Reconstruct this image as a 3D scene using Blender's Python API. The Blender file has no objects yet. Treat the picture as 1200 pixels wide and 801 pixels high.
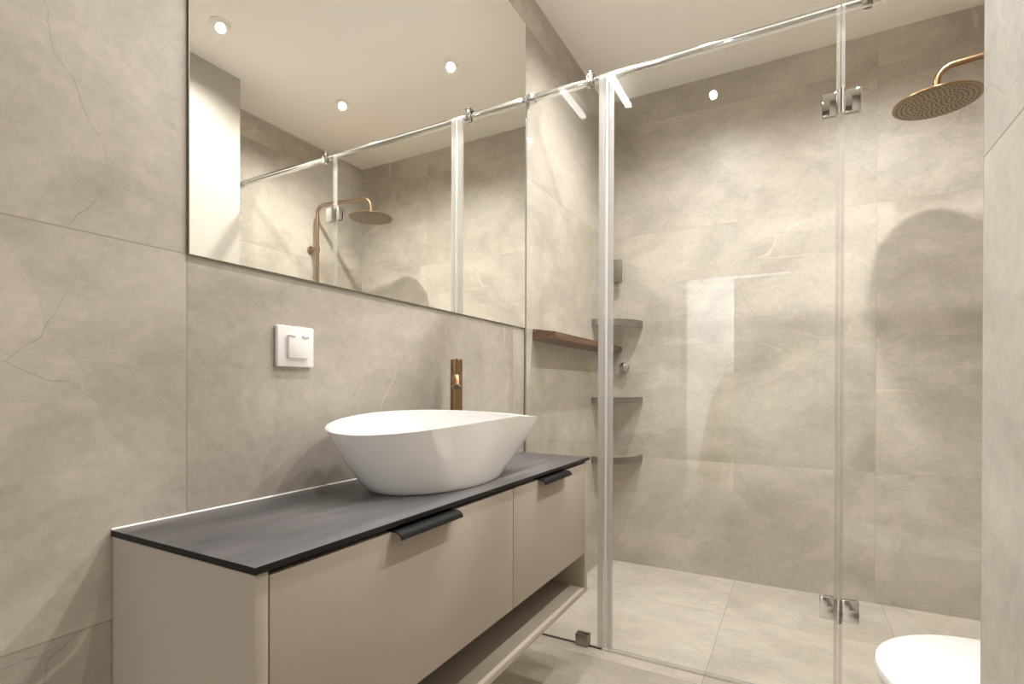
import bpy, bmesh, math, random
from math import sin, cos, pi, radians
from mathutils import Vector, Matrix

S = bpy.context.scene
COL = S.collection
random.seed(4)

# ------------------------------------------------------------------ camera
cam_d = bpy.data.cameras.new('camera')
cam = bpy.data.objects.new('camera', cam_d)
COL.objects.link(cam)
S.camera = cam
cam_d.sensor_width = 36.0
cam_d.lens = 36.0 * 610.1 / 1200.0
cam_d.shift_y = 55.3 / 1200.0
cam_d.clip_start = 0.02
yaw, pit, rol = radians(28.63), radians(-0.216), radians(0.164)
Fv = Vector((-sin(yaw) * cos(pit), cos(yaw) * cos(pit), sin(pit)))
Rv = Vector((cos(yaw), sin(yaw), 0))
Uv = Rv.cross(Fv)
R2 = Rv * cos(rol) + Uv * sin(rol)
U2 = Uv * cos(rol) - Rv * sin(rol)
cam.matrix_world = Matrix(((R2.x, U2.x, -Fv.x, .943), (R2.y, U2.y, -Fv.y, 0.0),
                           (R2.z, U2.z, -Fv.z, .9591), (0, 0, 0, 1)))

# ------------------------------------------------------------------ view + light settings
S.view_settings.view_transform = 'Standard'
S.view_settings.look = 'None'
S.view_settings.gamma = 1.0
S.view_settings.use_curve_mapping = False
S.view_settings.exposure = 0.82
S.cycles.max_bounces = 14
S.cycles.diffuse_bounces = 7
S.cycles.glossy_bounces = 8
S.cycles.transparent_max_bounces = 32
S.cycles.sample_clamp_indirect = 6.0
S.cycles.use_denoising = True
W = bpy.data.worlds.new('world')
S.world = W
W.use_nodes = True
W.node_tree.nodes['Background'].inputs[0].default_value = (1, .93, .82, 1)
W.node_tree.nodes['Background'].inputs[1].default_value = 0.05

LAMP_COL = (1.0, .975, .955)
SPOT_W = 38.0           # each recessed downlight
DISC_E = 75.0
BAR_E = 15.0            # LED bar over the mirror
HALL_W = 60.0

# room constants (metres)
H = 2.539               # ceiling
D = 2.812               # shower back wall
G = 1.830               # glass plane
RX = 1.85               # shower end wall
TX = 1.587              # wall behind the toilet
NX = 1.108              # near wall at the entrance
ZC = .7337              # countertop top

hall = bpy.data.lights.new('hall_light', 'AREA')
hall.energy = HALL_W
hall.color = (.93, .96, 1.0)
hall.shape = 'RECTANGLE'
hall.size, hall.size_y = 1.0, .8
ho = bpy.data.objects.new('hall_light', hall)
ho.location = (.4, -2.4, 2.48)
COL.objects.link(ho)

# ------------------------------------------------------------------ materials
def new_mat(name):
    m = bpy.data.materials.new(name)
    m.use_nodes = True
    nt = m.node_tree
    return m, nt, nt.nodes['Principled BSDF']

def pbr(name, col, rough=.5, metal=0.0, spec=.5, coat=0.0, var=0.0, vscale=30.0):
    m, nt, b = new_mat(name)
    b.inputs['Base Color'].default_value = (*col, 1)
    b.inputs['Roughness'].default_value = rough
    b.inputs['Metallic'].default_value = metal
    b.inputs['Specular IOR Level'].default_value = spec
    b.inputs['Coat Weight'].default_value = coat
    b.inputs['Coat Roughness'].default_value = .05
    if var:
        tc = nt.nodes.new('ShaderNodeTexCoord')
        n = nt.nodes.new('ShaderNodeTexNoise')
        n.inputs['Scale'].default_value = vscale
        n.inputs['Detail'].default_value = 5
        nt.links.new(tc.outputs['Object'], n.inputs['Vector'])
        mr = nt.nodes.new('ShaderNodeMapRange')
        mr.inputs[3].default_value = 1 - var
        mr.inputs[4].default_value = 1 + var
        nt.links.new(n.outputs['Fac'], mr.inputs[0])
        mx = nt.nodes.new('ShaderNodeVectorMath')
        mx.operation = 'SCALE'
        mx.inputs[0].default_value = col
        nt.links.new(mr.outputs[0], mx.inputs['Scale'])
        nt.links.new(mx.outputs[0], b.inputs['Base Color'])
    return m

def emit(name, col, strength):
    m = bpy.data.materials.new(name)
    m.use_nodes = True
    nt = m.node_tree
    nt.nodes.clear()
    o = nt.nodes.new('ShaderNodeOutputMaterial')
    e = nt.nodes.new('ShaderNodeEmission')
    e.inputs[0].default_value = (*col, 1)
    e.inputs[1].default_value = strength
    nt.links.new(e.outputs[0], o.inputs[0])
    return m

def glass_mat(name, tint, f0=.04, diffuse=0.0, dcol=(.9, .92, .9)):
    """clear sheet glass: Fresnel mirror over a clear transmission"""
    m = bpy.data.materials.new(name)
    m.use_nodes = True
    nt = m.node_tree
    nt.nodes.clear()
    L = nt.links.new
    o = nt.nodes.new('ShaderNodeOutputMaterial')
    lw = nt.nodes.new('ShaderNodeLayerWeight')
    pw = nt.nodes.new('ShaderNodeMath'); pw.operation = 'POWER'; pw.inputs[1].default_value = 5
    L(lw.outputs['Facing'], pw.inputs[0])
    ma = nt.nodes.new('ShaderNodeMath'); ma.operation = 'MULTIPLY_ADD'
    ma.inputs[1].default_value = 1 - f0; ma.inputs[2].default_value = f0
    L(pw.outputs[0], ma.inputs[0])
    t = nt.nodes.new('ShaderNodeBsdfTransparent'); t.inputs[0].default_value = (*tint, 1)
    g = nt.nodes.new('ShaderNodeBsdfGlossy'); g.inputs['Roughness'].default_value = 0.0
    mx = nt.nodes.new('ShaderNodeMixShader')
    base = t.outputs[0]
    if diffuse:
        d = nt.nodes.new('ShaderNodeBsdfTranslucent'); d.inputs[0].default_value = (*dcol, 1)
        d2 = nt.nodes.new('ShaderNodeBsdfDiffuse'); d2.inputs[0].default_value = (*dcol, 1)
        md = nt.nodes.new('ShaderNodeMixShader'); md.inputs[0].default_value = .5
        L(d.outputs[0], md.inputs[1]); L(d2.outputs[0], md.inputs[2])
        mm = nt.nodes.new('ShaderNodeMixShader'); mm.inputs[0].default_value = diffuse
        L(t.outputs[0], mm.inputs[1]); L(md.outputs[0], mm.inputs[2])
        base = mm.outputs[0]
    L(ma.outputs[0], mx.inputs[0]); L(base, mx.inputs[1]); L(g.outputs[0], mx.inputs[2])
    L(mx.outputs[0], o.inputs[0])
    return m

def tile_mat(name, ua, va, u0, v0, tw, th, dark, light, rough=.42, vein=1.0, seed=0.0, grout=(.30, .26, .20)):
    """large-format stone-look porcelain; ua/va pick the two in-plane axes"""
    m, nt, b = new_mat(name)
    N = nt.nodes.new
    L = nt.links.new
    def math_(op, a, bb=None, c=None):
        n = N('ShaderNodeMath'); n.operation = op
        for i, v in enumerate((a, bb, c)):
            if v is None: continue
            if isinstance(v, (int, float)): n.inputs[i].default_value = v
            else: L(v, n.inputs[i])
        return n.outputs[0]
    def ramp(v, a, bb, lo=0.0, hi=1.0):
        n = N('ShaderNodeMapRange'); n.interpolation_type = 'SMOOTHSTEP'
        n.inputs[1].default_value = a; n.inputs[2].default_value = bb
        n.inputs[3].default_value = lo; n.inputs[4].default_value = hi
        L(v, n.inputs[0]); return n.outputs[0]
    def noise(vec, scale, detail=6, rg=.6, dist=0.0):
        n = N('ShaderNodeTexNoise'); n.inputs['Scale'].default_value = scale
        n.inputs['Detail'].default_value = detail; n.inputs['Roughness'].default_value = rg
        n.inputs['Distortion'].default_value = dist
        L(vec, n.inputs['Vector']); return n
    def mixc(fac, a, bb, mode='MIX'):
        n = N('ShaderNodeMix'); n.data_type = 'RGBA'; n.blend_type = mode
        L(fac, n.inputs['Factor']) if not isinstance(fac, float) else setattr(n.inputs['Factor'], 'default_value', fac)
        for s, v in (('A', a), ('B', bb)):
            sock = [i for i in n.inputs if i.name == s and i.type == 'RGBA'][0]
            if isinstance(v, tuple): sock.default_value = (*v, 1)
            else: L(v, sock)
        return [o for o in n.outputs if o.type == 'RGBA'][0]
    tc = N('ShaderNodeTexCoord')
    sp = N('ShaderNodeSeparateXYZ'); L(tc.outputs['Object'], sp.inputs[0])
    u = sp.outputs[ua]; v = sp.outputs[va]
    us = math_('DIVIDE', math_('SUBTRACT', u, u0), tw)
    vs = math_('DIVIDE', math_('SUBTRACT', v, v0), th)
    iu = math_('FLOOR', us); iv = math_('FLOOR', vs)
    fu = math_('SUBTRACT', us, iu); fv = math_('SUBTRACT', vs, iv)
    du = math_('MULTIPLY', math_('MINIMUM', fu, math_('SUBTRACT', 1.0, fu)), tw)
    dv = math_('MULTIPLY', math_('MINIMUM', fv, math_('SUBTRACT', 1.0, fv)), th)
    gd = math_('MINIMUM', du, dv)
    cb = N('ShaderNodeCombineXYZ'); L(iu, cb.inputs[0]); L(iv, cb.inputs[1]); cb.inputs[2].default_value = seed
    wn = N('ShaderNodeTexWhiteNoise'); wn.noise_dimensions = '3D'; L(cb.outputs[0], wn.inputs['Vector'])
    off = N('ShaderNodeVectorMath'); off.operation = 'SCALE'; off.inputs['Scale'].default_value = 23.0
    L(wn.outputs['Color'], off.inputs[0])
    pc = N('ShaderNodeCombineXYZ'); L(u, pc.inputs[0]); L(v, pc.inputs[1])
    ad = N('ShaderNodeVectorMath'); ad.operation = 'ADD'; L(pc.outputs[0], ad.inputs[0]); L(off.outputs[0], ad.inputs[1])
    P = ad.outputs[0]
    # warp
    wnz = noise(P, 2.2, 4, .55)
    wsub = N('ShaderNodeVectorMath'); wsub.operation = 'MULTIPLY_ADD'
    L(wnz.outputs['Color'], wsub.inputs[0]); wsub.inputs[1].default_value = (.22, .22, .22); L(P, wsub.inputs[2])
    PW = wsub.outputs[0]
    mp = N('ShaderNodeMapping'); mp.inputs['Rotation'].default_value = (0, 0, radians(-32)); mp.inputs['Scale'].default_value = (.85, 1.25, 1)
    L(PW, mp.inputs[0])
    PR = mp.outputs[0]
    cl = ramp(noise(PR, 2.1, 10, .66, .6).outputs['Fac'], .36, .64)
    col = mixc(cl, dark, light)
    # angular patches
    vo = N('ShaderNodeTexVoronoi'); vo.inputs['Scale'].default_value = 2.0; L(PR, vo.inputs['Vector'])
    sc = N('ShaderNodeSeparateColor'); L(vo.outputs['Color'], sc.inputs[0])
    patch = ramp(sc.outputs[0], 0, 1, .955, 1.04)
    mot = ramp(noise(PR, 8, 12, .78, .3).outputs['Fac'], .30, .70, .90, 1.09)
    mot2 = ramp(noise(P, 60, 8, .8).outputs['Fac'], .32, .68, .935, 1.065)
    tl = ramp(wn.outputs['Value'], 0, 1, .96, 1.04)
    k = math_('MULTIPLY', math_('MULTIPLY', patch, mot), math_('MULTIPLY', tl, mot2))
    vm = N('ShaderNodeVectorMath'); vm.operation = 'SCALE'; L(col, vm.inputs[0]); L(k, vm.inputs['Scale'])
    col = vm.outputs[0]
    # pale veins
    nv = noise(PR, 1.1, 3, .5, .9).outputs['Fac']
    vd = math_('ABSOLUTE', math_('SUBTRACT', nv, .5))
    vmask = ramp(noise(P, 2.4, 3).outputs['Fac'], .5, .66)
    vfac = math_('MULTIPLY', math_('MULTIPLY', ramp(vd, 0.0, .007, 1, 0), vmask), .55 * vein)
    col = mixc(vfac, col, tuple(min(1, c * 1.35) for c in light))
    # straight pale scratches-like veins
    m3 = N('ShaderNodeMapping'); m3.inputs['Rotation'].default_value = (0, 0, radians(38)); m3.inputs['Scale'].default_value = (.55, 3.2, 1)
    L(P, m3.inputs[0])
    n3 = noise(m3.outputs[0], 1.3, 2, .4, .15).outputs['Fac']
    s3 = ramp(math_('ABSOLUTE', math_('SUBTRACT', n3, .53)), 0.0, .006, 1, 0)
    k3 = ramp(noise(P, 3.1, 3).outputs['Fac'], .56, .68)
    col = mixc(math_('MULTIPLY', math_('MULTIPLY', s3, k3), .55 * vein), col, tuple(min(1, c * 1.35) for c in light))
    # dark hairline cracks
    v2 = N('ShaderNodeTexVoronoi'); v2.feature = 'DISTANCE_TO_EDGE'; v2.inputs['Scale'].default_value = 3.4; L(PW, v2.inputs['Vector'])
    cmask = ramp(noise(P, 1.9, 4, .6).outputs['Fac'], .47, .62)
    cfac = math_('MULTIPLY', math_('MULTIPLY', ramp(v2.outputs['Distance'], 0.0, .0042, 1, 0), cmask), .40 * vein)
    col = mixc(cfac, col, tuple(c * .45 for c in dark))
    v4 = N('ShaderNodeTexVoronoi'); v4.feature = 'DISTANCE_TO_EDGE'; v4.inputs['Scale'].default_value = 5.2
    m4 = N('ShaderNodeMapping'); m4.inputs['Rotation'].default_value = (0, 0, radians(55)); m4.inputs['Scale'].default_value = (.4, 1.6, 1); L(PW, m4.inputs[0]); L(m4.outputs[0], v4.inputs['Vector'])
    k4 = ramp(noise(P, 1.5, 3, .5).outputs['Fac'], .55, .64)
    col = mixc(math_('MULTIPLY', math_('MULTIPLY', ramp(v4.outputs['Distance'], 0.0, .006, 1, 0), k4), .30 * vein), col, tuple(c * .5 for c in dark))
    col = mixc(ramp(gd, .0007, .0016, .8, 0.0), col, grout)
    L(col, b.inputs['Base Color'])
    b.inputs['Roughness'].default_value = rough
    b.inputs['Specular IOR Level'].default_value = .35
    return m

T_DARK = (.405, .364, .305)
T_LITE = (.52, .476, .41)
M = {}
M['tile_x'] = tile_mat('stone_tile_side', 1, 2, .531, -.008, 1.2, .6, T_DARK, T_LITE, seed=1.0)
M['tile_y'] = tile_mat('stone_tile_back', 0, 2, .054, -.015, 1.2, .6, T_DARK, T_LITE, seed=2.0, grout=(.40, .35, .27))
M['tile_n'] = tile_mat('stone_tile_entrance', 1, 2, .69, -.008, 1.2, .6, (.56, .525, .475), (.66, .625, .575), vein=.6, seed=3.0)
M['tile_f'] = tile_mat('stone_tile_floor', 0, 1, .078, -.035, .6, .6, tuple(c * 1.12 for c in T_DARK), tuple(c * 1.06 for c in T_LITE), rough=.4, vein=.5, seed=5.0, grout=(.25, .21, .16))
M['ceiling'] = pbr('ceiling_paint', (.93, .905, .86), .8, spec=.2, var=.01, vscale=3)
M['cream'] = pbr('cream_paint', (.45, .42, .37), .6, spec=.3, var=.01, vscale=4)
M['white_wall'] = pbr('hall_paint', (.82, .82, .83), .7, spec=.2, var=.01, vscale=4)
M['wood_floor'] = pbr('hall_floor', (.42, .34, .25), .45, var=.15, vscale=9)
M['taupe'] = pbr('taupe_laminate', (.40, .345, .283), .5, spec=.35, var=.035, vscale=70)
M['taupe_edge'] = pbr('taupe_edge_band', (.44, .382, .308), .5, spec=.35, var=.03, vscale=70)
M['black'] = pbr('black_aluminium', (.007, .0065, .006), .55, spec=.15, var=.05)
M['counter_edge'] = pbr('charcoal_edge', (.012, .011, .011), .55, spec=.25, var=.05)  # countertop sides and underside, much darker than the grey top
M['gap'] = pbr('dark_gap', (.03, .026, .022), .8, var=.05)
M['ceramic'] = pbr('white_ceramic', (.86, .855, .84), .06, spec=.5, coat=1.0, var=.006, vscale=5)
M['plastic'] = pbr('white_plastic', (.84, .82, .79), .3, spec=.45, var=.006)
M['sealant'] = pbr('white_sealant', (.85, .82, .78), .5, var=.02)
M['chrome'] = pbr('chrome', (.66, .655, .645), .06, metal=1.0, var=.02, vscale=8)
M['steel'] = pbr('brushed_steel', (.33, .315, .29), .28, metal=1.0, var=.08, vscale=60)
M['bronze'] = pbr('brushed_bronze', (.33, .215, .12), .28, metal=1.0, var=.05, vscale=40)
M['bronze_dk'] = pbr('bronze_face', (.32, .25, .165), .48, metal=.55, var=.08, vscale=70)
M['dull'] = pbr('dull_grey_metal', (.21, .185, .15), .4, metal=.35, var=.05)
M['rubber'] = pbr('grey_rubber', (.07, .06, .05), .6, var=.1)
M['rim'] = pbr('mirror_edge', (.26, .24, .20), .35, metal=.4, var=.05)
M['mirror'] = pbr('silvered_glass', (.95, .945, .905), 0.0, metal=1.0)
M['glass'] = glass_mat('shower_glass', (.985, .99, .982))
M['edge'] = glass_mat('glass_edge', (.84, .86, .83), .06, .35, (.84, .855, .83))
M['seal'] = glass_mat('clear_seal', (.90, .90, .89), .05, .28, (.96, .955, .95))
M['hseal'] = glass_mat('clear_hinge_seal', (.92, .91, .89), .05, .17, (.9, .885, .86))
M['seal_w'] = glass_mat('milky_seal', (.85, .85, .84), .06, .85, (.97, .965, .96))
M['frost'] = glass_mat('frosted_shelf_glass', (.72, .72, .70), .05, .35, (.62, .6, .56))
M['spot'] = emit('downlight_glow', (1.0, .96, .90), DISC_E)
M['bar'] = emit('led_bar_glow', (1.0, .98, .95), BAR_E)
M['yellow'] = pbr('yellow_cloth', (.62, .50, .22), .8, var=.1, vscale=20)
M['grey_paint'] = pbr('grey_enamel', (.35, .35, .36), .4, var=.05)
M['glass_shade'] = pbr('black_trim', (.6, .58, .55), .4, var=.02)

def wood_mat():
    m, nt, b = new_mat('brown_wood')
    tc = nt.nodes.new('ShaderNodeTexCoord')
    mp = nt.nodes.new('ShaderNodeMapping'); mp.inputs['Scale'].default_value = (30, 2.0, 40)
    n = nt.nodes.new('ShaderNodeTexNoise'); n.inputs['Scale'].default_value = 2.5; n.inputs['Detail'].default_value = 8
    cr = nt.nodes.new('ShaderNodeValToRGB')
    cr.color_ramp.elements[0].position = .3; cr.color_ramp.elements[0].color = (.085, .04, .021, 1)
    cr.color_ramp.elements[1].position = .75; cr.color_ramp.elements[1].color = (.22, .112, .062, 1)
    nt.links.new(tc.outputs['Object'], mp.inputs[0]); nt.links.new(mp.outputs[0], n.inputs['Vector'])
    nt.links.new(n.outputs['Fac'], cr.inputs[0]); nt.links.new(cr.outputs[0], b.inputs['Base Color'])
    b.inputs['Roughness'].default_value = .42
    return m
M['wood'] = wood_mat()

def counter_mat():
    m, nt, b = new_mat('charcoal_stone')
    tc = nt.nodes.new('ShaderNodeTexCoord')
    mp = nt.nodes.new('ShaderNodeMapping'); mp.inputs['Rotation'].default_value = (0, 0, radians(-20)); mp.inputs['Scale'].default_value = (7, 1.6, 1)
    n = nt.nodes.new('ShaderNodeTexNoise'); n.inputs['Scale'].default_value = 1.6; n.inputs['Detail'].default_value = 9; n.inputs['Roughness'].default_value = .6
    n.inputs['Distortion'].default_value = .7
    n2 = nt.nodes.new('ShaderNodeTexNoise'); n2.inputs['Scale'].default_value = 190; n2.inputs['Detail'].default_value = 3
    cr = nt.nodes.new('ShaderNodeValToRGB')
    cr.color_ramp.elements[0].position = .30; cr.color_ramp.elements[0].color = (.055, .052, .054, 1)
    cr.color_ramp.elements[1].position = .72; cr.color_ramp.elements[1].color = (.165, .156, .158, 1)
    mr = nt.nodes.new('ShaderNodeMapRange'); mr.inputs[3].default_value = .8; mr.inputs[4].default_value = 1.2
    vm = nt.nodes.new('ShaderNodeVectorMath'); vm.operation = 'SCALE'
    L = nt.links.new
    L(tc.outputs['Object'], mp.inputs[0]); L(mp.outputs[0], n.inputs['Vector']); L(tc.outputs['Object'], n2.inputs['Vector'])
    L(n.outputs['Fac'], cr.inputs[0]); L(n2.outputs['Fac'], mr.inputs[0]); L(cr.outputs[0], vm.inputs[0]); L(mr.outputs[0], vm.inputs['Scale'])
    L(vm.outputs[0], b.inputs['Base Color'])
    b.inputs['Roughness'].default_value = .42
    b.inputs['Specular IOR Level'].default_value = .5
    return m
M['counter'] = counter_mat()

# ------------------------------------------------------------------ mesh helpers
def bm_new(): return bmesh.new()

def box(bm, x0, x1, y0, y1, z0, z1, bev=0.0, seg=2, mi=0):
    vs = [bm.verts.new((x, y, z)) for x in (x0, x1) for y in (y0, y1) for z in (z0, z1)]
    idx = [(0, 1, 3, 2), (4, 6, 7, 5), (0, 4, 5, 1), (2, 3, 7, 6), (0, 2, 6, 4), (1, 5, 7, 3)]
    fs = [bm.faces.new([vs[i] for i in f]) for f in idx]
    for f in fs: f.material_index = mi
    if bev:
        es = list({e for f in fs for e in f.edges})
        bmesh.ops.bevel(bm, geom=es, offset=bev, segments=seg, affect='EDGES', profile=.5)
    return fs

def frame_dirs(t):
    t = t.normalized()
    a = Vector((0, 0, 1)) if abs(t.z) < .9 else Vector((1, 0, 0))
    u = a.cross(t).normalized()
    return u, t.cross(u).normalized()

def tube(bm, pts, r, n=20, cap=True):
    pts = [Vector(p) for p in pts]
    rings = []
    u = None
    for i, p in enumerate(pts):
        t = (pts[min(i + 1, len(pts) - 1)] - pts[max(i - 1, 0)]).normalized()
        if u is None:
            u, v = frame_dirs(t)
        else:
            u = (u - t * u.dot(t)).normalized(); v = t.cross(u).normalized()
        rr = r[i] if isinstance(r, (list, tuple)) else r
        rings.append([bm.verts.new(p + u * rr * cos(2 * pi * k / n) + v * rr * sin(2 * pi * k / n)) for k in range(n)])
    for a, b_ in zip(rings, rings[1:]):
        for k in range(n):
            bm.faces.new((a[k], a[(k + 1) % n], b_[(k + 1) % n], b_[k]))
    if cap:
        bm.faces.new(rings[0][::-1]); bm.faces.new(rings[-1])

def lathe(bm, c, axis, prof, n=32):
    """prof: list of (distance along axis, radius)"""
    c = Vector(c); ax = Vector(axis).normalized(); u, v = frame_dirs(ax)
    rings = []
    for d, r in prof:
        if r < 1e-6:
            rings.append([bm.verts.new(c + ax * d)])
        else:
            rings.append([bm.verts.new(c + ax * d + (u * cos(2 * pi * k / n) + v * sin(2 * pi * k / n)) * r) for k in range(n)])
    for a, b_ in zip(rings, rings[1:]):
        for k in range(n):
            q = [a[k % len(a)], a[(k + 1) % len(a)], b_[(k + 1) % len(b_)], b_[k % len(b_)]]
            q = list(dict.fromkeys(q))
            if len(q) > 2: bm.faces.new(q)
    for ring, rev in ((rings[0], True), (rings[-1], False)):
        if len(ring) > 2: bm.faces.new(ring[::-1] if rev else ring)

def loft(bm, rings, close_first=True, close_last=True):
    R = [[bm.verts.new(p) for p in ring] for ring in rings]
    n = len(R[0])
    for a, b_ in zip(R, R[1:]):
        for k in range(n):
            bm.faces.new((a[k], a[(k + 1) % n], b_[(k + 1) % n], b_[k]))
    if close_first: bm.faces.new(R[0][::-1])
    if close_last: bm.faces.new(R[-1])

def arc_path(corners, rad, n=8):
    """polyline with filleted corners"""
    P = [Vector(p) for p in corners]
    out = [P[0]]
    for a, b_, c in zip(P, P[1:], P[2:]):
        d1 = (a - b_).normalized(); d2 = (c - b_).normalized()
        ang = d1.angle(d2); t = rad / math.tan(ang / 2)
        p1 = b_ + d1 * t; p2 = b_ + d2 * t
        cen = b_ + (d1 + d2).normalized() * (rad / sin(ang / 2))
        v1 = p1 - cen; v2 = p2 - cen; tot = v1.angle(v2)
        for i in range(n + 1):
            f = i / n
            out.append(cen + (v1 * sin((1 - f) * tot) + v2 * sin(f * tot)) / sin(tot))
    out.append(P[-1])
    return out

def obj(name, bm, mats, parent=None, origin=None, smooth=True, angle=35):
    loc = Vector(parent['_loc']) if parent is not None else Vector(origin or (0, 0, 0))
    bmesh.ops.recalc_face_normals(bm, faces=bm.faces)
    for v in bm.verts: v.co -= loc
    me = bpy.data.meshes.new(name)
    bm.to_mesh(me); bm.free()
    if smooth:
        for p in me.polygons: p.use_smooth = True
        me.set_sharp_from_angle(angle=radians(angle))
    for m in (mats if isinstance(mats, (list, tuple)) else [mats]):
        me.materials.append(M[m])
    o = bpy.data.objects.new(name, me)
    COL.objects.link(o)
    if parent is not None:
        o.parent = parent
        o['_loc'] = list(loc)
    else:
        o.location = loc
        o['_loc'] = list(loc)
    return o

def sub(name, bm, mats, parent, **k):
    """child of a mesh part: parents sit at the thing's base, so local frames agree"""
    return obj(name, bm, mats, parent, **k)

def tag(o, label, cat, group=None):
    o['label'] = label; o['category'] = cat
    if group: o['group'] = group
    return o

def thing(name, loc, label, cat, group=None):
    o = bpy.data.objects.new(name, None)
    o.empty_display_size = .05
    o.location = loc
    o['_loc'] = list(loc)
    COL.objects.link(o)
    return tag(o, label, cat, group)

def struct(name, bm, mats, parent=None):
    o = obj(name, bm, mats, parent, smooth=False)
    o['kind'] = 'structure'
    return o

# ------------------------------------------------------------------ room shell
def wall(name, m, *b):
    bm = bm_new(); box(bm, *b); return struct(name, bm, m)

BY = -1.4                                  # entrance wall, behind the camera
wall('floor', 'tile_f', -.1, 1.98, BY - .1, D + .1, -.1, 0)
wall('ceiling', 'ceiling', -.1, 1.98, BY - .1, D + .1, H, H + .1)
wall('wall_left', 'tile_x', -.1, 0, BY - .1, D + .1, 0, H)
wall('wall_back', 'tile_y', 0, RX, D, D + .1, 0, H)
wall('wall_right', 'tile_x', RX, RX + .1, 1.685, D + .1, 0, H)
wall('wall_right_toilet', 'cream', TX, RX + .1, .69, 1.685, 0, H)
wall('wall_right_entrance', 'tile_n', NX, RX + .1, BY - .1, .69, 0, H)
bm = bm_new()
DX0, DX1, DZ = .03, .90, 1.98
box(bm, 0, DX0, BY - .1, BY, 0, H)
box(bm, DX1, NX, BY - .1, BY, 0, H)
box(bm, DX0, DX1, BY - .1, BY, DZ, H)
struct('wall_front', bm, 'cream')
# hall behind the doorway
wall('floor_hall', 'wood_floor', -1.0, 2.0, -3.3, BY - .1, -.1, 0)
wall('ceiling_hall', 'white_wall', -1.0, 2.0, -3.3, BY - .1, H, H + .1)
wall('wall_hall', 'white_wall', -1.0, 2.0, -3.4, -3.3, 0, H)
wall('wall_hall_left', 'white_wall', -1.1, -1.0, -3.4, BY - .1, 0, H)
wall('wall_hall_right', 'white_wall', 2.0, 2.1, -3.4, BY - .1, 0, H)
bm = bm_new(); box(bm, -1.0, -.1, BY - .1, BY, 0, H); struct('wall_hall_front', bm, 'white_wall')
# door leaf, standing half open into the hall
bm = bm_new(); box(bm, .44, .90, -1.545, -1.505, .01, 1.96, .003)
dr = obj('door_1', bm, 'cream', origin=(.67, -1.525, 0)); dr['kind'] = 'structure'
bm = bm_new()
lathe(bm, (.475, -1.505, 1.0), (0, 1, 0), [(0, .022), (.006, .022), (.007, .008), (.035, .008)])
tube(bm, [(.475, -1.47, 1.0), (.58, -1.47, 1.0)], .008, 12)
hd = sub('door_handle', bm, 'steel', dr)

# ------------------------------------------------------------------ mirror
t = thing('wall_mirror', (0, 1.18, 1.192), 'large frameless wall mirror above the black countertop', 'mirror')
bm = bm_new(); box(bm, .0005, .0050, .5325, 1.8235, 1.1925, 2.3875); obj('mirror_glass', bm, 'mirror', t, smooth=False)
bm = bm_new()
for b in ((.0003, .0054, .531, .5325, 1.191, 2.389), (.0003, .0054, 1.8235, 1.825, 1.191, 2.389),
          (.0003, .0054, .5325, 1.8235, 1.191, 1.1925), (.0003, .0054, .5325, 1.8235, 2.3875, 2.389)):
    box(bm, *b)
obj('mirror_rim', bm, 'rim', t, smooth=False)

# ------------------------------------------------------------------ vanity cabinet
VY0, VY1, VX = .4144, 1.609, .350
t = thing('vanity_cabinet', (0, (VY0 + VY1) / 2, .30), 'wall-hung taupe vanity cabinet with two flat fronts and an open niche below', 'cabinet')
t['_loc'] = list(t.location)
bm = bm_new(); box(bm, .002, VX, VY0 + .002, VY0 + .0215, .30, .7225, .0008); obj('side_panel', bm, 'taupe', t)
bm = bm_new(); box(bm, .002, VX, VY1 - .033, VY1 - .010, .30, .7225, .0008); obj('side_panel', bm, 'taupe_edge', t)
bm = bm_new(); box(bm, .002, VX, VY0 + .0216, VY1 - .0331, .30, .317, .0008); obj('bottom_panel', bm, 'taupe_edge', t)
bm = bm_new(); box(bm, .002, .018, VY0 + .0216, VY1 - .0331, .3172, .7225); obj('back_panel', bm, 'taupe', t)
bm = bm_new(); box(bm, .0182, VX - .020, VY0 + .0216, VY1 - .0331, .428, .7225); obj('carcass', bm, 'gap', t)
def front(y0, y1, hy0, hy1):
    bm = bm_new(); box(bm, VX - .0195, VX, y0, y1, .428, .7165, .0009)
    d = obj('drawer_front', bm, 'taupe', t)
    # lip handle: flat tongue under the worktop that rolls outwards and down
    prof = [(VX - .012, .7178), (VX + .004, .7182), (VX + .0115, .7176), (VX + .0165, .7155), (VX + .0205, .7115), (VX + .0230, .7055)]
    th = .0022
    up = [Vector((x, 0, z)) for x, z in prof]
    ring = []
    for i, p in enumerate(up):
        a = up[max(i - 1, 0)]; c = up[min(i + 1, len(up) - 1)]
        tt = (c - a).normalized(); nn = Vector((-tt.z, 0, tt.x))
        ring.append((p, p - nn * th))
    loop = [r[0] for r in ring] + [r[1] for r in ring][::-1]
    bm = bm_new()
    loft(bm, [[Vector((q.x, hy0, q.z)) for q in loop], [Vector((q.x, hy1, q.z)) for q in loop]])
    sub('handle', bm, 'black', d, angle=60)
front(VY0 + .0235, 1.0935, .668, .848)
front(1.0965, VY1 - .035, 1.230, 1.410)

bm = bm_new(); box(bm, .001, .3535, VY0, VY1, ZC - .0098, ZC, .0008)
for f in bm.faces: f.material_index = 0 if f.normal.z > .9 else 1
ct = obj('countertop', bm, ['counter', 'counter_edge'], origin=(.177, 1.01, ZC - .0098))
tag(ct, 'thin charcoal stone countertop on the taupe vanity cabinet', 'countertop')
bm = bm_new()
prof = [(0.0008, ZC), (.0030, ZC), (.0028, ZC + .0010), (.0020, ZC + .0018), (.0008, ZC + .0024)]
loft(bm, [[Vector((x, y, z)) for x, z in prof] for y in (VY0 + .001, VY1 - .001)])
sub('sealant_bead', bm, 'sealant', ct)

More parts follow.
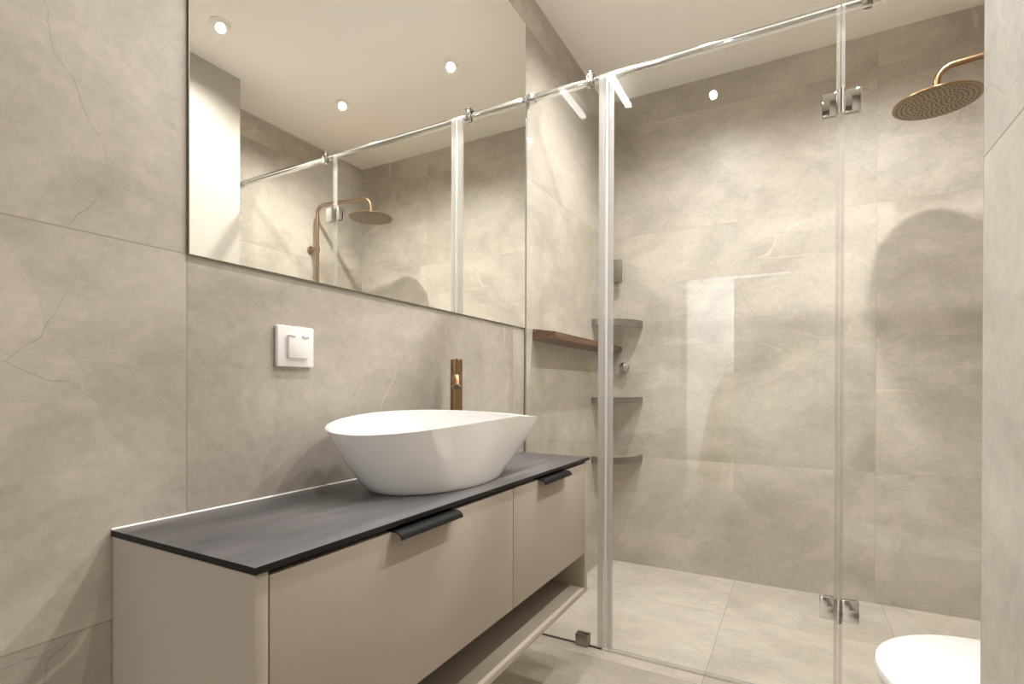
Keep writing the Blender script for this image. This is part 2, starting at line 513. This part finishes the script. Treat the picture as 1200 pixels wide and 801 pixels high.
# ------------------------------------------------------------------ basin
def leaf(c, phi, a, b, k, n=160):
    out = []
    for i in range(n):
        th = 2 * pi * i / n
        u = -a * cos(th); w = b * sin(th) * abs(cos(th / 2)) ** k
        out.append((c[0] + u * sin(phi) + w * cos(phi), c[1] + u * cos(phi) - w * sin(phi), u / a, w / b, th))
    return out
RIM = [Vector((x, y, .891 + .005 * uu - .016 * ww - .018 * uu * uu)) for x, y, uu, ww, th in leaf((.218, 1.021), .331, .295, .193, 1.473)]
BASE = [Vector((x, y, ZC + .0004)) for x, y, uu, ww, th in leaf((.2052, 1.0297), .1237, .2063, .1189, .5043)]
TH = [2 * pi * i / 160 for i in range(160)]
RC = Vector((.212, 1.0, 0))
rings = []
for i in range(29):
    s = i / 28
    s = s ** 1.5
    g = s ** .677; h = s ** .987
    rings.append([Vector((b.x + (r.x - b.x) * g, b.y + (r.y - b.y) * g, b.z + (r.z - b.z) * h)) for b, r in zip(BASE, RIM)])
inner = []
for r, th in zip(RIM, TH):
    d = Vector((r.x - RC.x, r.y - RC.y, 0)); L_ = d.length
    tip = max(0.0, -cos(th)) ** 14
    off = .0065 + .05 * tip
    q = d * (1 - off / L_)
    inner.append(Vector((RC.x + q.x, RC.y + q.y, r.z)))
rimtop = [Vector(((a.x * .5 + b.x * .5), (a.y * .5 + b.y * .5), a.z + .0008)) for a, b in zip(RIM, inner)]
BIN = [Vector((RC.x + (b.x - RC.x) * .62, RC.y + .02 + (b.y - RC.y - .02) * .62, ZC + .020)) for b in BASE]
rings.append(rimtop)
for i in range(21):
    s = 1 - i / 20
    g = s ** .55; h = s ** 1.35
    rings.append([Vector((b.x + (r.x - b.x) * g, b.y + (r.y - b.y) * g, b.z + (r.z - b.z) * h)) for b, r in zip(BIN, inner)])
bm = bm_new(); loft(bm, rings)
bs = obj('vessel_basin', bm, 'ceramic', origin=(.205, 1.03, ZC), angle=50)
tag(bs, 'white ceramic leaf-shaped vessel basin with a pointed tip on the countertop', 'basin')
bm = bm_new(); lathe(bm, (RC.x, 1.03, ZC + .0203), (0, 0, 1), [(0, .0), (0, .032), (.003, .031), (.006, .024), (.007, 0)])
sub('drain_plug', bm, 'chrome', bs)

# ------------------------------------------------------------------ faucet
fx, fy = .060, 1.274
t = thing('basin_faucet', (fx, fy, ZC), 'tall brushed bronze faucet standing behind the white basin', 'faucet')
bm = bm_new(); lathe(bm, (fx, fy, ZC), (0, 0, 1), [(0, .0225), (.004, .0225), (.0045, .0178), (.268, .0178)], 40); obj('faucet_body', bm, 'bronze', t)
bm = bm_new(); lathe(bm, (fx, fy, ZC + .2685), (0, 0, 1), [(0, .0165), (.0015, .0165), (.0016, .0178), (.0375, .0178), (.0388, .0165), (.0388, 0)], 40)
cap = obj('lever_cap', bm, 'bronze', t)
dv = Vector((.57, -.82, 0)).normalized()
bm = bm_new()
p0 = Vector((fx, fy, ZC + .305)) + dv * .012
tube(bm, [p0, p0 + dv * .012, p0 + dv * .024 + Vector((0, 0, .001))], [.0035, .0035, .003], 12)
sub('lever_pin', bm, 'bronze', cap)
bm = bm_new()
c0 = Vector((fx, fy, ZC + .252)) + dv * .010
dn = (dv * .45 + Vector((0, 0, -.893))).normalized()
k0 = c0 + dv * .072
tube(bm, arc_path([c0, k0, k0 + dn * .028], .0135, 10), .0132, 28)
spo = obj('spout', bm, 'bronze', t)
bm = bm_new(); e0 = k0 + dn * .0282
lathe(bm, e0, dn, [(-.002, .0128), (.0022, .0128), (.0024, .0100), (-.0005, .0094), (-.0005, 0)], 28)
sub('aerator', bm, 'chrome', spo)

# ------------------------------------------------------------------ wall switch
t = thing('light_switch', (0, .752, 1.044), 'white square wall switch on the stone tiles below the mirror', 'switch')
bm = bm_new(); box(bm, .0005, .0100, .7055, .7985, 1.0005, 1.0870, .0035, 3); fr = obj('switch_frame', bm, 'plastic', t)
bm = bm_new(); box(bm, .0095, .0165, .7290, .7810, 1.0190, 1.0680, .0018, 2)
box(bm, .0165, .0185, .7295, .7450, 1.0650, 1.0690, .0006, 1); box(bm, .0165, .0185, .7620, .7800, 1.0640, 1.0690, .0006, 1)
obj('rocker', bm, 'plastic', t)

# ------------------------------------------------------------------ shower glass
GY0, GY1 = G - .004, G + .004
GT = 2.096
def pane(name, x0, x1, z0, z1, parent):
    bm = bm_new()
    fs = box(bm, x0, x1, GY0, GY1, z0, z1)
    for f in fs:
        f.material_index = 0 if abs(f.normal.y) > .5 or abs(f.calc_center_median().y - G) > .002 else 1
    return obj(name, bm, ['glass', 'edge'], parent, smooth=False)
t = thing('shower_panel', (.17, G, 0), 'narrow fixed glass shower panel between the mirror wall and the glass door', 'glass panel', 'fixed glass shower panels')
pane('glass_pane', .006, .322, .006, GT, t)
bm = bm_new(); box(bm, .0008, .0058, G - .006, G + .006, .003, GT, .0008); obj('wall_channel', bm, 'steel', t)
bm = bm_new(); box(bm, .006, .322, G - .0035, G + .0035, .0005, .0058); obj('bottom_gasket', bm, 'rubber', t)
bm = bm_new()
box(bm, .224, .273, G - .016, G - .0042, .001, .044, .001); box(bm, .224, .273, G + .0042, G + .016, .001, .044, .001)
obj('floor_clamp', bm, 'steel', t)
bm = bm_new(); box(bm, .3225, .3290, G - .0055, G + .0055, .008, GT - .002, .001)
box(bm, .306, .3225, G - .0062, G - .0044, .008, GT - .002); box(bm, .306, .3225, G + .0044, G + .0062, .008, GT - .002)
obj('seal_strip', bm, 'seal', t)

t = thing('shower_door', (.69, G, 0), 'clear frameless glass shower door with chrome hinges', 'shower door')
pane('glass_pane', .346, 1.049, .012, GT, t)
bm = bm_new()
tube(bm, [(.3355, G - .001, .010), (.3355, G - .001, GT)], .0052, 16)
obj('magnet_seal', bm, 'seal_w', t)
bm = bm_new(); box(bm, .3412, .3458, G - .0055, G + .0055, .010, GT - .001)
box(bm, .3458, .3600, G - .0062, G - .0044, .010, GT - .001); box(bm, .3458, .3600, G + .0044, G + .0062, .010, GT - .001)
obj('seal_strip', bm, 'seal', t)
bm = bm_new()
box(bm, .346, 1.049, G - .0055, G + .0055, .0010, .0115)
obj('bottom_sweep', bm, 'hseal', t)
bm = bm_new(); box(bm, 1.0495, 1.0540, G - .0065, G + .0065, .010, GT); box(bm, 1.044, 1.0495, G - .0065, G - .0045, .010, GT); obj('hinge_seal', bm, 'hseal', t)
for zc in (1.804, .301):
    bm = bm_new()
    inset = [(.0045, .0125)] 
    box(bm, 1.008, 1.0455, G - .0135, G - .0042, zc - .033, zc + .033, .0015); box(bm, 1.008, 1.0455, G + .0042, G + .0135, zc - .033, zc + .033, .0015)
    hg = obj('hinge', bm, 'chrome', t)
    bm = bm_new(); lathe(bm, (1.0555, G - .0168, zc - .036), (0, 0, 1), [(0, 0), (0, .0092), (.0345, .0092), (.035, .0084), (.037, .0084), (.0375, .0092), (.072, .0092), (.072, 0)], 24)
    sub('hinge_barrel', bm, 'chrome', hg)

t = thing('shower_panel', (1.45, G, 0), 'wide fixed glass shower panel on the far side of the door, behind the toilet', 'glass panel', 'fixed glass shower panels')
pane('glass_pane', 1.0605, RX - .006, .006, GT, t)
bm = bm_new(); box(bm, RX - .0058, RX - .0008, G - .006, G + .006, .003, GT, .0008); obj('wall_channel', bm, 'steel', t)
bm = bm_new(); box(bm, 1.0605, RX - .006, G - .0035, G + .0035, .0005, .0058); obj('bottom_gasket', bm, 'rubber', t)
bm = bm_new()
box(bm, 1.0562, 1.0603, G - .0065, G + .0065, .010, GT); box(bm, 1.0603, 1.0660, G - .0065, G - .0045, .010, GT)
obj('seal_strip', bm, 'hseal', t)
for zc in (1.804, .301):
    bm = bm_new(); box(bm, 1.0650, 1.1075, G - .0135, G - .0042, zc - .033, zc + .033, .0015); box(bm, 1.0650, 1.1075, G + .0042, G + .0135, zc - .033, zc + .033, .0015)
    obj('hinge_leaf', bm, 'chrome', t)

RY0, RY1, RZ0, RZ1 = G + .012, G + .034, 2.091, 2.113
t = thing('support_rail', (.9, G + .023, RZ0), 'long square chrome rail bracing the top of the shower glass', 'rail')
bm = bm_new(); box(bm, .004, RX - .004, RY0, RY1, RZ0, RZ1, .0012); obj('rail_bar', bm, 'chrome', t)
for xx, d in ((.0008, 1), (RX - .0008, -1)):
    bm = bm_new(); x0, x1 = sorted((xx, xx + d * .030)); box(bm, x0, x1, RY0 - .004, RY1 + .004, RZ0 - .004, RZ1 + .004, .0015); obj('wall_socket', bm, 'chrome', t)
for xc in (.272, 1.122):
    bm = bm_new()
    box(bm, xc - .012, xc + .012, G - .016, G - .0044, 2.066, 2.118, .0012)
    box(bm, xc - .012, xc + .012, G + .0044, G + .0115, 2.066, 2.118, .0012)
    box(bm, xc - .012, xc + .012, G - .016, G + .036, 2.1135, 2.120, .0008)
    obj('glass_clamp', bm, 'chrome', t)

# ------------------------------------------------------------------ rain shower
hx, hy, hz, hr = 1.389, 2.4185, 2.004, .132
px, py_ = 1.790, 2.355
t = thing('shower_column', (RX, py_, .95), 'brushed bronze rain shower column with a large round head', 'shower')
bm = bm_new()
tube(bm, arc_path([(px, py_, 1.02), (px, py_, 2.128), (hx, hy, 2.128), (hx, hy, hz + .034)], .052, 12), .0115, 20)
obj('riser_pipe', bm, 'bronze', t)
bm = bm_new(); lathe(bm, (hx, hy, hz), (0, 0, 1), [(0, 0), (0, hr - .002), (.0015, hr), (.0055, hr), (.0075, hr - .003), (.011, .06), (.016, .026), (.034, .018), (.036, .0)], 64)
head = obj('shower_head', bm, 'bronze', t)
bm = bm_new(); lathe(bm, (hx, hy, hz - .0002), (0, 0, -1), [(-.001, hr - .006), (.0006, hr - .006), (.0008, hr - .008), (.0008, 0)], 64)
sub('spray_face', bm, 'bronze_dk', head)
bm = bm_new()
k = 0
for ri in range(1, 9):
    rr = ri * .0148; nn = max(6, int(ri * 6.2))
    for j in range(nn):
        a = 2 * pi * j / nn + ri * .4
        lathe(bm, (hx + rr * cos(a), hy + rr * sin(a), hz - .001), (0, 0, -1), [(-.0005, .0028), (.0018, .0022), (.0018, 0)], 6)
nz = sub('nozzle', bm, 'rubber', head); nz['kind'] = 'stuff'
bm = bm_new()
lathe(bm, (RX - .0008, py_ - .008, 1.848), (-1, 0, 0), [(0, 0), (0, .024), (.010, .024), (.012, .021), (.013, .007), (.045, .007)], 24)
lathe(bm, (px, py_, 1.833), (0, 0, 1), [(0, .0118), (0, .0165), (.030, .0165), (.030, .0118)], 24)
obj('wall_bracket', bm, 'bronze', t)
bm = bm_new()
tube(bm, [(px, py_ - .13, 1.03), (px, py_ + .15, 1.03)], .022, 24)
for dy in (-.075, .075):
    lathe(bm, (RX - .0008, py_ + dy, 1.03), (-1, 0, 0), [(0, 0), (0, .032), (.008, .032), (.01, .014), (.05, .014)], 24)
mx = obj('mixer_bar', bm, 'bronze', t)
for s_ in (-1, 1):
    bm = bm_new(); lathe(bm, (px, py_ + .010 + s_ * .141, 1.03), (0, s_, 0), [(0, 0), (0, .0245), (.038, .0245), (.040, .022), (.040, 0)], 24); sub('mixer_knob', bm, 'bronze', mx)
bm = bm_new()
lathe(bm, (px, py_, 1.48), (0, 0, 1), [(0, .0118), (0, .018), (.045, .018), (.045, .0118)], 20)
tube(bm, [(px, py_ + .015, 1.502), (px - .01, py_ + .17, 1.56)], .010, 14)
sl = obj('hand_shower_slider', bm, 'bronze', t)
bm = bm_new()
hp = Vector((px - .012, py_ + .18, 1.53))
tube(bm, [hp + Vector((.01, 0, -.14)), hp + Vector((0, 0, 0)), hp + Vector((-.01, 0, .10))], [.010, .012, .012], 16)
obj('hand_shower', bm, 'bronze', t)
bm = bm_new()
pts = []
for i in range(25):
    f = i / 24
    a = Vector((px - .002, py_ + .03, 1.005)); c = hp + Vector((.01, 0, -.135))
    pts.append(a.lerp(c, f) + Vector((-.01, .06 * sin(pi * f), -.42 * sin(pi * f) ** .9)))
tube(bm, pts, .007, 10); obj('shower_hose', bm, 'bronze', t)

# ------------------------------------------------------------------ things on the shower walls
bm = bm_new()
a = [(.0008, 1.902), (.102, 1.902), (.102, 2.800), (.0008, 2.800)]
zz = [(1.149, 1.197), (1.155, 1.182), (1.155, 1.182), (1.149, 1.197)]
loft(bm, [[Vector((x, y, z[0])) for (x, y), z in zip(a, zz)], [Vector((x, y, z[1])) for (x, y), z in zip(a, zz)]])
bmesh.ops.bevel(bm, geom=list(bm.edges), offset=.0015, segments=2, affect='EDGES')
ws = obj('wall_shelf', bm, 'wood', origin=(0, 2.35, 1.15))
tag(ws, 'brown wooden ledge shelf on the mirror-side wall inside the shower', 'shelf')
bm = bm_new(); lathe(bm, (.012, 1.9012, 1.185), (0, -1, 0), [(0, 0), (0, .0065), (.003, .0055), (.004, 0)], 16); sub('screw_head', bm, 'bronze', ws)

def corner_shelf(zt, band, label):
    t = thing('corner_shelf', (0, D, zt - band), label, 'shelf', 'quarter-round corner shelves in the shower')
    r = .212; n = 28
    A = [(.002 + r * cos(-pi / 2 * i / n), D - .002 + r * sin(-pi / 2 * i / n)) for i in range(n + 1)]
    bm = bm_new()
    rin = r - .003
    loop = A + [(.002 + rin * cos(-pi / 2 * i / n), D - .002 + rin * sin(-pi / 2 * i / n)) for i in range(n, -1, -1)]
    vs0 = [bm.verts.new((x, y, zt - band)) for x, y in loop]; vs1 = [bm.verts.new((x, y, zt)) for x, y in loop]
    m_ = len(loop)
    for i in range(m_):
        bm.faces.new((vs0[i], vs0[(i + 1) % m_], vs1[(i + 1) % m_], vs1[i]))
    for i in range(n):
        bm.faces.new((vs0[i], vs0[m_ - 1 - i], vs0[m_ - 2 - i], vs0[i + 1]))
        bm.faces.new((vs1[i], vs1[i + 1], vs1[m_ - 2 - i], vs1[m_ - 1 - i]))
    obj('rim_band', bm, 'steel', t)
    bm = bm_new()
    rp = r - .0035
    loop = [(.002, D - .002)] + [(.002 + rp * cos(-pi / 2 * i / n), D - .002 + rp * sin(-pi / 2 * i / n)) for i in range(n + 1)]
    vs0 = [bm.verts.new((x, y, zt - band + .002)) for x, y in loop]; vs1 = [bm.verts.new((x, y, zt - band + .008)) for x, y in loop]
    bm.faces.new(vs0[::-1]); bm.faces.new(vs1)
    for i in range(len(loop)): bm.faces.new((vs0[i], vs0[(i + 1) % len(loop)], vs1[(i + 1) % len(loop)], vs1[i]))
    obj('shelf_plate', bm, 'frost', t)
    for x, y in ((r - .012, D - .0065), (.0065, D - r + .012)):
        bm = bm_new(); box(bm, x - .006, x + .006, y - .006, y + .006, zt - band, zt + .001, .001); obj('wall_mount', bm, 'steel', t)
corner_shelf(1.318, .034, 'topmost of the three grey metal corner shelves in the shower')
corner_shelf(.908, .032, 'middle one of the three grey metal corner shelves in the shower')
corner_shelf(.596, .036, 'lowest of the three grey metal corner shelves in the shower')

t = thing('wall_holder', (.075, D, 1.53), 'small grey rectangular holder on the shower wall above the corner shelves', 'holder')
bm = bm_new(); box(bm, .052, .112, D - .060, D - .045, 1.530, 1.655, .004); obj('front_plate', bm, 'dull', t)
bm = bm_new(); box(bm, .064, .098, D - .0448, D - .001, 1.560, 1.630, .002); obj('wall_bracket', bm, 'dull', t)

t = thing('robe_hook', (.119, D, 1.071), 'round chrome knob hook between the upper two corner shelves', 'hook')
bm = bm_new(); lathe(bm, (.119, D - .0008, 1.071), (0, -1, 0), [(0, 0), (0, .024), (.007, .024), (.009, .021), (.009, .010), (.022, .009)], 28); obj('hook_base', bm, 'chrome', t)
bm = bm_new(); lathe(bm, (.119, D - .022, 1.071), (0, -1, 0), [(0, .009), (.003, .015), (.008, .0215), (.015, .0245), (.022, .0235), (.028, .018), (.031, .009), (.0315, 0)], 28); obj('hook_knob', bm, 'chrome', t)

# ------------------------------------------------------------------ toilet
tc_y = 1.278
t = thing('wall_hung_toilet', (TX, tc_y, .08), 'white wall-hung toilet with a closed lid in front of the shower glass', 'toilet')
def dshape(x_back, x_front, hw, z, n=64, p=2.0):
    """D outline: straight sides near the wall, rounded front pointing to -x"""
    out = []
    L_ = x_back - x_front
    xs = min(x_front + .216, x_back - .06)
    out.append(Vector((x_back, tc_y - hw * 1.0, z)))
    for i in range(n + 1):
        a = -pi / 2 + pi * i / n
        c_, s_ = cos(a), sin(a)
        xx = xs - (xs - x_front) * (abs(c_) ** (2 / p))
        yy = tc_y + hw * (abs(s_) ** (2 / p)) * (1 if s_ >= 0 else -1)
        out.append(Vector((xx, yy, z)))
    out.append(Vector((x_back, tc_y + hw * 1.0, z)))
    return out
fxt = 1.0845
bm = bm_new()
loft(bm, [dshape(TX - .045, fxt + .006, .208, .3905), dshape(TX - .045, fxt + .001, .2135, .394), dshape(TX - .045, fxt, .2145, .404), dshape(TX - .046, fxt + .003, .212, .4095), dshape(TX - .05, fxt + .012, .203, .4120)])
obj('lid', bm, 'ceramic', t, angle=40)
bm = bm_new()
loft(bm, [dshape(TX - .05, fxt + .010, .203, .3725), dshape(TX - .05, fxt + .005, .208, .376), dshape(TX - .05, fxt + .005, .208, .387), dshape(TX - .05, fxt + .009, .205, .39)])
obj('seat', bm, 'ceramic', t, angle=40)
bm = bm_new()
R_ = []
for z, fr_, hw in ((.085, .30, .095), (.09, .27, .108), (.13, .21, .125), (.20, .13, .145), (.28, .06, .180), (.33, .025, .194), (.364, .016, .203), (.372, .018, .202)):
    R_.append(dshape(TX - .001, fxt + fr_, hw, z))
loft(bm, R_); obj('bowl', bm, 'ceramic', t, angle=40)
for s_ in (-1, 1):
    bm = bm_new(); tube(bm, [(TX - .032, tc_y + s_ * .075 - .018, .386), (TX - .032, tc_y + s_ * .075 + .018, .386)], .0105, 16); obj('lid_hinge', bm, 'chrome', t)

# ------------------------------------------------------------------ lamps
def downlight(x, y, label, k=1.0):
    t = thing('ceiling_downlight', (x, y, H), label, 'downlight', 'recessed ceiling downlights')
    bm = bm_new(); lathe(bm, (x, y, H - .0006), (0, 0, -1), [(0, .034), (0, .044), (.003, .043), (.005, .038), (.004, .034)], 32)
    obj('trim_ring', bm, 'plastic', t)
    bm = bm_new(); lathe(bm, (x, y, H - .0012), (0, 0, -1), [(0, 0), (0, .0335), (.0022, .033), (.0030, 0)], 32)
    obj('lamp_lens', bm, 'spot', t)
    l = bpy.data.lights.new('downlight_beam', 'SPOT')
    l.energy = SPOT_W * k; l.color = LAMP_COL; l.spot_size = radians(152); l.spot_blend = 1.0; l.shadow_soft_size = .018
    o = bpy.data.objects.new('downlight_beam', l); COL.objects.link(o)
    o.location = (0, 0, -.022); o.parent = t
downlight(1.286, 2.090, 'recessed round downlight in the shower ceiling beside the rain head', 1.15)
downlight(.552, 2.088, 'recessed round downlight in the shower ceiling toward the corner shelves', 1.15)
downlight(1.272, 1.384, 'recessed round downlight in the ceiling over the toilet', .9)
downlight(.550, 1.384, 'recessed round downlight in the ceiling in front of the basin', .62)
downlight(.550, .712, 'recessed round downlight in the ceiling at the entrance', .5)

t = thing('mirror_light', (0, 1.18, 2.48), 'slim LED bar light on the wall above the mirror', 'light')
bm = bm_new(); box(bm, .117, .151, .86, 1.50, 2.484, 2.504, .008, 3); obj('light_strip', bm, 'bar', t)
bm = bm_new()
box(bm, .0008, .014, 1.13, 1.23, 2.470, 2.515, .002); tube(bm, [(.012, 1.16, 2.494), (.119, 1.16, 2.494)], .005, 12); tube(bm, [(.012, 1.20, 2.494), (.119, 1.20, 2.494)], .005, 12)
obj('wall_arm', bm, 'plastic', t)

# ------------------------------------------------------------------ hall: folded ironing board seen mirrored in the glass
t = thing('ironing_board', (.19, -1.95, 0), 'folded ironing board with a yellow cover leaning in the hall', 'ironing board')
tilt = Matrix.Translation((.19, -1.95, .02)) @ Matrix.Rotation(radians(10), 4, 'Y')
bm = bm_new()
R_ = []
for yv in (-.014, .014):
    ring = []
    for zv, hw in ((.0, .13), (.03, .15), (.30, .16), (.75, .155), (1.0, .10), (1.10, .05)):
        ring.append(Vector((-hw, yv, zv)))
    for zv, hw in ((1.10, .05), (1.0, .10), (.75, .155), (.30, .16), (.03, .15), (.0, .13)):
        ring.append(Vector((hw, yv, zv)))
    R_.append(ring)
loft(bm, R_); bmesh.ops.transform(bm, matrix=tilt, verts=bm.verts); obj('board', bm, 'yellow', t)
for xo in (-.06, .06):
    bm = bm_new(); tube(bm, arc_path([(xo, .04, .02), (xo, .04, 1.16), (0, .04, 1.20)], .03), .009, 10); bmesh.ops.transform(bm, matrix=tilt, verts=bm.verts); obj('leg', bm, 'grey_paint', t)

for o in list(bpy.data.objects):
    if '_loc' in o: del o['_loc']
